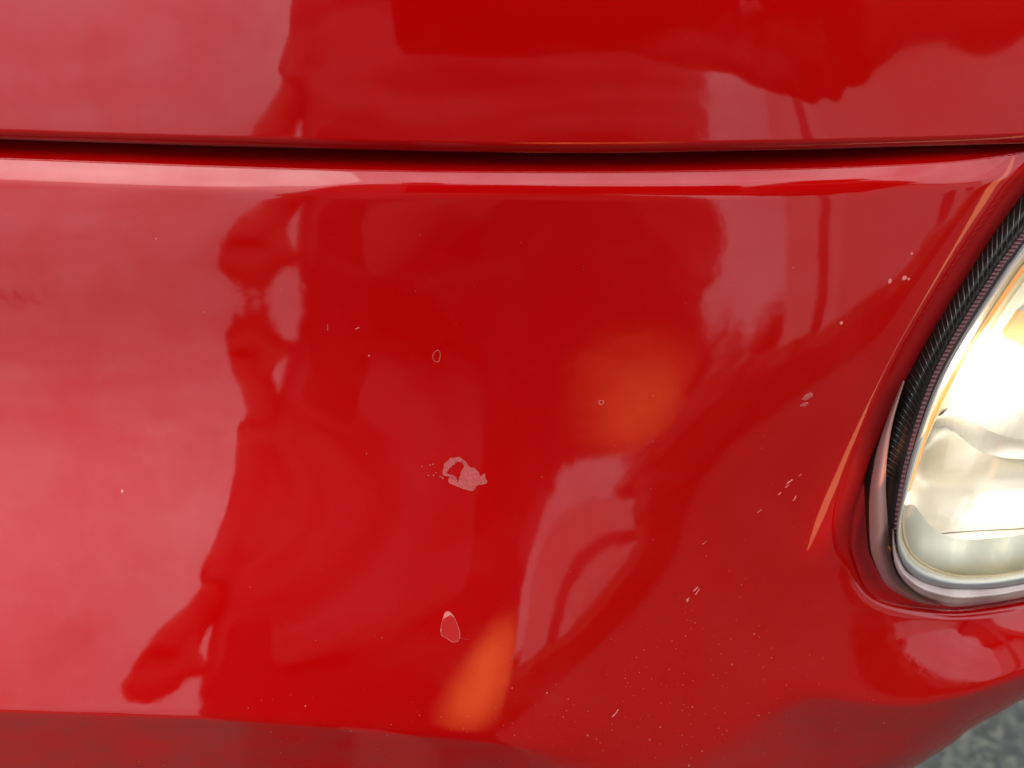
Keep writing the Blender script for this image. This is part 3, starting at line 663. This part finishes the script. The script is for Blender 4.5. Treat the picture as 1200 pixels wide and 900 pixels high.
# ---------------- ground ----------------
asphalt = mat('asphalt', (.1, .1, .1), .85)
N, Lk, b = nodes(asphalt)
t = N.new('ShaderNodeTexCoord'); vo = N.new('ShaderNodeTexVoronoi'); vo.inputs['Scale'].default_value = 170; vo.feature = 'F1'
n_ = N.new('ShaderNodeTexNoise'); n_.inputs['Scale'].default_value = 60; n_.inputs['Detail'].default_value = 6; n_.inputs['Roughness'].default_value = .7
Lk.new(t.outputs['Object'], vo.inputs['Vector']); Lk.new(t.outputs['Object'], n_.inputs['Vector'])
rv = N.new('ShaderNodeValToRGB'); e = rv.color_ramp.elements; e[0].position = .1; e[0].color = (.020, .021, .018, 1); e[1].position = .95; e[1].color = (.078, .074, .058, 1)
ee = rv.color_ramp.elements.new(.5); ee.color = (.036, .037, .033, 1)
hs = N.new('ShaderNodeSeparateColor'); Lk.new(vo.outputs['Color'], hs.inputs[0]); Lk.new(hs.outputs[0], rv.inputs[0])
r2 = N.new('ShaderNodeValToRGB'); r2.color_ramp.elements[0].position = .35; r2.color_ramp.elements[0].color = (.72, .72, .69, 1); r2.color_ramp.elements[1].position = .65; r2.color_ramp.elements[1].color = (1.15, 1.12, 1.02, 1)
Lk.new(n_.outputs[0], r2.inputs[0]); mm = N.new('ShaderNodeMixRGB'); mm.blend_type = 'MULTIPLY'; mm.inputs[0].default_value = 1
Lk.new(rv.outputs[0], mm.inputs[1]); Lk.new(r2.outputs[0], mm.inputs[2]); Lk.new(mm.outputs[0], b.inputs['Base Color'])
bpn = N.new('ShaderNodeBump'); bpn.inputs['Strength'].default_value = .8; bpn.inputs['Distance'].default_value = .004; Lk.new(vo.outputs['Distance'], bpn.inputs['Height']); Lk.new(bpn.outputs[0], b.inputs['Normal'])
G = 150.0; tag(mobj('ground', [(-G, -G, 0), (G, -G, 0), (G, G, 0), (-G, G, 0)], [(0, 1, 2, 3)], asphalt, smooth=False), kind='structure')

# ---------------- what the paint mirrors ----------------
def loft(rings, m=28, power=2.4):
    V = []; Fc = []
    for (cx, cy, z, rx, ry) in rings:
        for k in range(m):
            a = 2*math.pi*k/m; c, s = math.cos(a), math.sin(a)
            V.append((cx+rx*math.copysign(abs(c)**(2/power), c), cy+ry*math.copysign(abs(s)**(2/power), s), z))
    for j in range(len(rings)-1):
        for k in range(m): Fc.append((j*m+k, j*m+(k+1) % m, (j+1)*m+(k+1) % m, (j+1)*m+k))
    Fc.append(tuple(range(m))[::-1]); Fc.append(tuple((len(rings)-1)*m+k for k in range(m))); return V, Fc
def tube_pts(pts, m=12):
    """tapered tube through (x,y,z,r) joints"""
    P = [Vector(p[:3]) for p in pts]; V = []; Fc = []
    for i, p in enumerate(P):
        d = (P[min(i+1, len(P)-1)]-P[max(i-1, 0)]).normalized(); a = d.orthogonal().normalized(); 
        ref = Vector((1, 0, 0)); a = (ref-d*ref.dot(d)); a = a.normalized() if a.length > .1 else d.orthogonal().normalized(); c = d.cross(a)
        for k in range(m): t = 2*math.pi*k/m; V.append(p+(a*math.cos(t)+c*math.sin(t))*pts[i][3])
    for j in range(len(P)-1):
        for k in range(m): Fc.append((j*m+k, j*m+(k+1) % m, (j+1)*m+(k+1) % m, (j+1)*m+k))
    Fc.append(tuple(range(m))[::-1]); Fc.append(tuple((len(P)-1)*m+k for k in range(m))); return [tuple(v) for v in V], Fc
def fuse(name, pieces, m, parent, voxel, smooth=6):
    V = []; Fc = []
    for v, f in pieces:
        k = len(V); V += list(v); Fc += [tuple(i+k for i in ff) for ff in f]
    o = mobj(name, V, Fc, m); 
    if parent: o.parent = parent
    bm = bmesh.new(); bm.from_mesh(o.data); bmesh.ops.recalc_face_normals(bm, faces=bm.faces); bm.to_mesh(o.data); bm.free()
    r = o.modifiers.new('remesh', 'REMESH'); r.mode = 'VOXEL'; r.voxel_size = voxel; r.use_smooth_shade = True
    if smooth: s = o.modifiers.new('smooth', 'SMOOTH'); s.iterations = smooth; s.factor = .5
    return o
skin = mat('skin', (.20, .095, .065), .5); cloth = mat('dark_grey_jacket', (.17, .155, .165), .85); trouser = mat('dark_trousers', (.050, .045, .045), .9)
fn_ = noise(cloth, 6.5, 1.5, .4, (.7, .8, 2.4), dist=.15); bump(cloth, fn_.outputs[0], 1.0, .045)
hair = mat('dark_hair', (.03, .02, .015), .6); shoe = mat('dark_shoe', (.02, .02, .02), .6)
person = empty('person', (0, -.44, 0)); tag(person, 'photographer mirrored in the paint, dark grey jacket and dark trousers, holding a phone', 'person')
def P_(v): return (v[0], v[1]+.44, v[2])       # person parts are written in scene coordinates
def Pr(rings): return [(a, b_+.44, c, d, e_) for a, b_, c, d, e_ in rings]
def Pt(pts): return [(p[0], p[1]+.44, p[2], p[3]) for p in pts]
def cl(x, y, z): q = CAM+x*RIGHT+y*UP-z*FWD; return (q[0], q[1], q[2])      # the phone's own axes, z back from the car
def fingers(base, joints, r):
    return tube_pts([(*Vector(j), rr) for j, rr in zip(joints, r)], 8)
# right hand: closes on the right end of the phone
rh = []
def tp(pts): return tube_pts(Pt([(*cl(.110+(p[0]-.12)*1.35, p[1]*1.25-.005, p[2]), p[3]*1.3) for p in pts]), 10)
rh.append(tp([(.150, .015, .018, .020), (.180, .010, .022, .030), (.215, .015, .026, .032), (.245, .035, .032, .027)]))
for k, (x0, yl, l) in enumerate(((.150, -.016, .9), (.172, -.026, 1.0), (.196, -.028, 1.0), (.218, -.020, .85))):
    rh.append(tp([(x0+.012, .012, .030, .012), (x0+.006, yl*.6, .034, .011), (x0-.008, yl, .022, .0105), (x0-.030, yl*.9+.006, .006, .0095), (x0-.045, yl*.6+.010, -.001, .008)]))
rh.append(tp([(.215, .035, .014, .016), (.195, .045, .002, .013), (.165, .040, -.004, .0125), (.132, .034, -.006, .011)]))
body_bits = [loft(Pr([(0, -.44, .86, .15, .09), (0, -.44, 1.0, .15, .09), (0, -.44, 1.15, .14, .085), (0, -.44, 1.32, .17, .09), (0, -.44, 1.42, .14, .07), (0, -.43, 1.47, .06, .055), (0, -.42, 1.53, .055, .055)])),
             loft(Pr([(0, -.40, 1.50, .045, .05), (0, -.385, 1.54, .062, .075), (0, -.375, 1.60, .075, .092), (0, -.375, 1.66, .077, .095), (0, -.385, 1.71, .066, .082), (0, -.395, 1.745, .035, .045)]), power=2.0),
             tube_pts(Pt([(0, -.29, 1.625, .010), (0, -.278, 1.605, .014), (0, -.285, 1.592, .012)])),
             tube_pts(Pt([(-.078, -.375, 1.60, .012), (-.084, -.38, 1.625, .018), (-.080, -.38, 1.65, .012)])), tube_pts(Pt([(.078, -.375, 1.60, .012), (.084, -.38, 1.625, .018), (.080, -.38, 1.65, .012)])),
             tube_pts(Pt([(-.17, -.43, 1.40, .055), (-.205, -.41, 1.18, .045), (-.195, -.385, 1.02, .038), (-.25, -.365, .86, .030)])),
             tube_pts(Pt([(.17, -.43, 1.40, .055), (.27, -.44, 1.18, .045), (.31, -.36, 1.03, .038), (*cl(.27, .07, .07), .028)])),
             tube_pts(Pt([(.31, -.36, 1.03, .038), (*cl(.262, .055, .045), .026), (*cl(.245, .035, .032), .026)])),
             tube_pts(Pt([(-.09, -.44, .88, .085), (-.10, -.45, .50, .05), (-.11, -.46, .10, .035)])), tube_pts(Pt([(.09, -.44, .88, .085), (.10, -.45, .50, .05), (.11, -.46, .10, .035)]))]
# left forearm and hand hang a little away from the jacket, thumb towards it
body_bits.append(tube_pts(Pt([(-.195, -.385, .93, .032), (-.235, -.37, .855, .028), (-.262, -.36, .808, .026), (-.275, -.355, .787, .032), (-.280, -.35, .764, .030)])))
for (x0, x1, x2, zl) in ((-.300, -.300, -.288, .0), (-.284, -.284, -.272, -.006), (-.268, -.266, -.256, -.006), (-.256, -.252, -.246, .002)):
    body_bits.append(tube_pts(Pt([(x0+.006, -.352, .784, .014), (x0, -.347, .764, .012), (x1, -.342, .747+zl*.5, .0115), (x2, -.345, .737+zl, .010)]), 8))
body_bits.append(tube_pts(Pt([(-.262, -.352, .787, .014), (-.246, -.345, .766, .012), (-.232, -.342, .752, .011), (-.222, -.342, .747, .009)]), 8))
def ball(c, r):
    return loft([(c[0], c[1], c[2]+r*math.cos(a), max(.0005, r*math.sin(a)), max(.0005, r*math.sin(a))) for a in np.linspace(math.pi-.1, .1, 7)], 12, 2.0)
for x, y, z, r in ((.150, -.012, .020, .024), (.185, -.018, .024, .027), (.222, -.010, .026, .026), (.250, .020, .028, .024), (.170, .030, .02, .030), (.215, .035, .022, .032), (.132, .002, .017, .016), (.262, .050, .035, .024)):
    q = cl(x, y, z); rh.append(ball((q[0], q[1]+.44, q[2]), r))
person_body = fuse('body', body_bits+rh, skin, person, .004, 7)
coat = [loft(Pr([(0, -.44, .735, .247, .125), (0, -.44, .76, .252, .13), (0, -.44, .85, .250, .13), (0, -.44, 1.0, .240, .13), (0, -.44, 1.2, .235, .13), (0, -.44, 1.36, .225, .12), (0, -.44, 1.44, .16, .09), (0, -.43, 1.49, .075, .07)])),
        tube_pts(Pt([(-.17, -.43, 1.40, .085), (-.215, -.41, 1.18, .072), (-.20, -.385, 1.02, .062), (-.218, -.375, .92, .044), (-.238, -.368, .848, .036)])),
        tube_pts(Pt([(.17, -.43, 1.40, .085), (.27, -.44, 1.18, .072), (.31, -.36, 1.03, .062), (*cl(.255, .155, .12), .042)]))]
jacket = fuse('jacket', coat, cloth, person, .008, 3)
legs = [loft(Pr([(0, -.44, .55, .22, .11), (0, -.44, .70, .238, .115), (0, -.44, .80, .22, .11), (0, -.44, .95, .18, .10)])),
        tube_pts(Pt([(-.115, -.44, .80, .125), (-.125, -.44, .60, .115), (-.13, -.44, .45, .085), (-.14, -.45, .08, .075)]), 16), tube_pts(Pt([(.115, -.44, .80, .125), (.125, -.44, .60, .115), (.13, -.44, .45, .085), (.14, -.45, .08, .075)]), 16)]
fuse('trousers', legs, trouser, person, .01, 3)
fuse('hair', [loft(Pr([(0, -.42, 1.58, .070, .062), (0, -.40, 1.66, .084, .085), (0, -.395, 1.72, .076, .085), (0, -.40, 1.765, .04, .05)]), power=2)], hair, person, .006, 2)
for sx in (-1, 1):
    fuse('shoe', [tube_pts(Pt([(sx*.14, -.50, .05, .045), (sx*.14, -.42, .055, .048), (sx*.145, -.33, .04, .045), (sx*.145, -.27, .035, .035)]))], shoe, person, .008, 2)
# phone, its lens corner at the viewpoint
ph = []
pw0, pw1, pb, pt_ = -.0275, .120, -.0125, .060
def rbox(x0, x1, y0, y1, z0, z1, r=.009, n=6):
    V = []; Fc = []
    for z in (z0, z1):
        for cx, cy, a0 in ((x1-r, y1-r, 0), (x0+r, y1-r, 90), (x0+r, y0+r, 180), (x1-r, y0+r, 270)):
            for k in range(n+1): a = math.radians(a0+90*k/n); V.append(cl(cx+r*math.cos(a), cy+r*math.sin(a), z))
    m = 4*(n+1)
    for k in range(m): Fc.append((k, (k+1) % m, m+(k+1) % m, m+k))
    Fc.append(tuple(range(m))[::-1]); Fc.append(tuple(range(m, 2*m))); return V, Fc
phone_m = mat('dark_phone_case', (.012, .012, .013), .5); screen_m = mat('phone_glass', (.01, .01, .012), .08)
phr = empty('phone', cl(.045, .024, .006)); tag(phr, 'dark phone held sideways in front of the photographer', 'phone')
def pk(name, vf, m): o = mobj(name, [tuple(np.array(v)-np.array(phr.location)) for v in vf[0]], vf[1], m, smooth=False); o.parent = phr; return o
pk('case', rbox(pw0, pw1, pb, pt_, .0035, .011), phone_m); pk('screen', rbox(pw0+.003, pw1-.003, pb+.003, pt_-.003, .0112, .0118, .007), screen_m)

# street lamp whose post shows as a dark streak
dark_metal = mat('dark_grey_metal', (.09, .09, .10), .5)
lamp = empty('street_lamp', (4.19, -6.85, 0)); tag(lamp, 'dark street lamp mirrored as an upright streak beside the headlight', 'street lamp')
mobj('post', *tube_pts([(0, 0, 0, .15), (0, 0, 1.1, .14), (0, 0, 1.3, .12), (0, 0, 7.8, .09)], 16), dark_metal, lamp)
mobj('arm', *tube_pts([(0, 0, 7.6, .06), (.35, 0, 7.95, .05), (1.2, 0, 8.05, .045)], 10), dark_metal, lamp)
mobj('lamp_head', *loft([(1.4, 0, 7.98, .34, .14), (1.4, 0, 8.08, .42, .17), (1.4, 0, 8.15, .3, .1)], 20), dark_metal, lamp)
# a pale rendered house to the right of it
wall_m = mat('pale_render', (.42, .36, .33), .85); wn = noise(wall_m, 3, 4); wr_ = ramp(wall_m, wn.outputs[0], .3, (.60, .54, .51), .7, (.70, .64, .60)); nodes(wall_m)[1].new(wr_.outputs[0], nodes(wall_m)[2].inputs['Base Color'])
roof_m = mat('brown_roof', (.10, .06, .05), .8); wing = mat('window_glass', (.03, .04, .05), .08); frm = mat('white_frame', (.75, .75, .73), .5)
def box(x0, x1, y0, y1, z0, z1):
    V = [(x, y, z) for x in (x0, x1) for y in (y0, y1) for z in (z0, z1)]
    return V, [(0, 1, 3, 2), (4, 6, 7, 5), (0, 4, 5, 1), (2, 3, 7, 6), (0, 2, 6, 4), (1, 5, 7, 3)]
def flat(name, vf, m, p): return mobj(name, vf[0], vf[1], m, p, smooth=False)
house = empty('house', (13.2, -12, 0)); tag(house, 'pale rendered house mirrored faintly at the right of the bumper', 'house')
flat('wall', box(-5, 9, -5, 0, 0, 6.9), wall_m, house)
rf = ([(-5.4, .4, 6.9), (9.4, .4, 6.9), (9.4, -5.4, 6.9), (-5.4, -5.4, 6.9), (-5.4, -2.5, 9.2), (9.4, -2.5, 9.2)], [(0, 1, 5, 4), (2, 3, 4, 5), (0, 4, 3), (1, 2, 5), (0, 3, 2, 1)])
flat('roof', rf, roof_m, house)
for wx in (2.4, 5.0):
    for wz in (.8,):
        f_ = flat('window', box(wx, wx+1.4, -.05, .05, wz, wz+1.2), frm, house); flat('pane', box(wx+.08, wx+1.32, .052, .07, wz+.08, wz+1.12), wing, f_)
# far trees along the edge of the car park
bark = mat('bark', (.09, .06, .045), .9); leaf = mat('dark_foliage', (.045, .06, .03), .8)
def crown_mesh(r, h, nleaf, seed):
    g = np.random.default_rng(seed); V = []; Fc = []
    lob = [(g.normal(0, .45, 3)*np.array([r, r, h*.5]), g.uniform(.35, .6)*r) for _ in range(9)]
    for _ in range(nleaf):
        c, rr = lob[g.integers(len(lob))]; d = g.normal(0, 1, 3); d /= np.linalg.norm(d); p = c+d*rr*g.uniform(.6, 1.05)
        a = g.normal(0, 1, 3); a /= np.linalg.norm(a); b_ = np.cross(a, d+.01); b_ /= np.linalg.norm(b_); s_ = r*g.uniform(.05, .1); k = len(V)
        V += [tuple(p-a*s_), tuple(p+b_*s_*.7), tuple(p+a*s_), tuple(p-b_*s_*.7)]; Fc.append((k, k+1, k+2, k+3))
    return V, Fc
specs = [(6.5, -34, 2.0, 1.5), (9.5, -36, 1.6, 1.2), (12.5, -37, 2.4, 1.7), (15.5, -35, 1.9, 1.3), (19, -38, 2.6, 1.9), (-14, -46, 1.8, 1.3), (-22, -45, 2.4, 1.7), (-30, -44, 2.0, 1.5), (-38, -40, 2.2, 1.5)]
adj = ['low bushy', 'small round', 'tall wide', 'sparse', 'broad', 'short', 'full', 'ragged', 'spreading']
for i, (x, y, h, r) in enumerate(specs):
    tr_ = empty('far_tree', (x, y, 0)); tag(tr_, f'{adj[i]} dark tree at the far edge of the car park, mirrored on the skyline', 'tree', 'trees at the edge of the car park')
    mobj('trunk', *tube_pts([(0, 0, 0, .14), (.05, 0, h*.5, .10), (0, .05, h*.9, .05)], 8), bark, tr_)
    c = mobj('crown', *crown_mesh(r*1.4, h*.8, 700, i), leaf, tr_, smooth=False, loc=(0, 0, h*.62))
gh = np.random.default_rng(5); hv = []; hf = []; hx = np.arange(.9, 24, .12)
prof_ = [(-4.4, 0), (-4.38, .5), (-4.5, .66), (-4.75, .68), (-4.95, .5), (-5.0, 0)]
for x in hx:
    wob = .05*math.sin(x*1.3)+.04*math.sin(x*3.1+1)
    for y, z in prof_: hv.append((x+gh.normal(0, .03), y+gh.normal(0, .04)*(z > 0), max(0, z*(1+wob)+gh.normal(0, .02)*(z > 0))))
for i in range(len(hx)-1):
    for j in range(5): hf.append((i*6+j, (i+1)*6+j, (i+1)*6+j+1, i*6+j+1))
tag(mobj('garden_hedge', hv, hf, leaf, smooth=False), 'low clipped dark hedge between the car park and the pale house', 'hedge')
hedge = tag(mobj('far_hedge', *box(-70, 60, -52, -49, 0, 1.3), leaf, smooth=False), 'long dark hedge along the horizon behind the car park', 'hedge')
print('done', time.time()-T0)
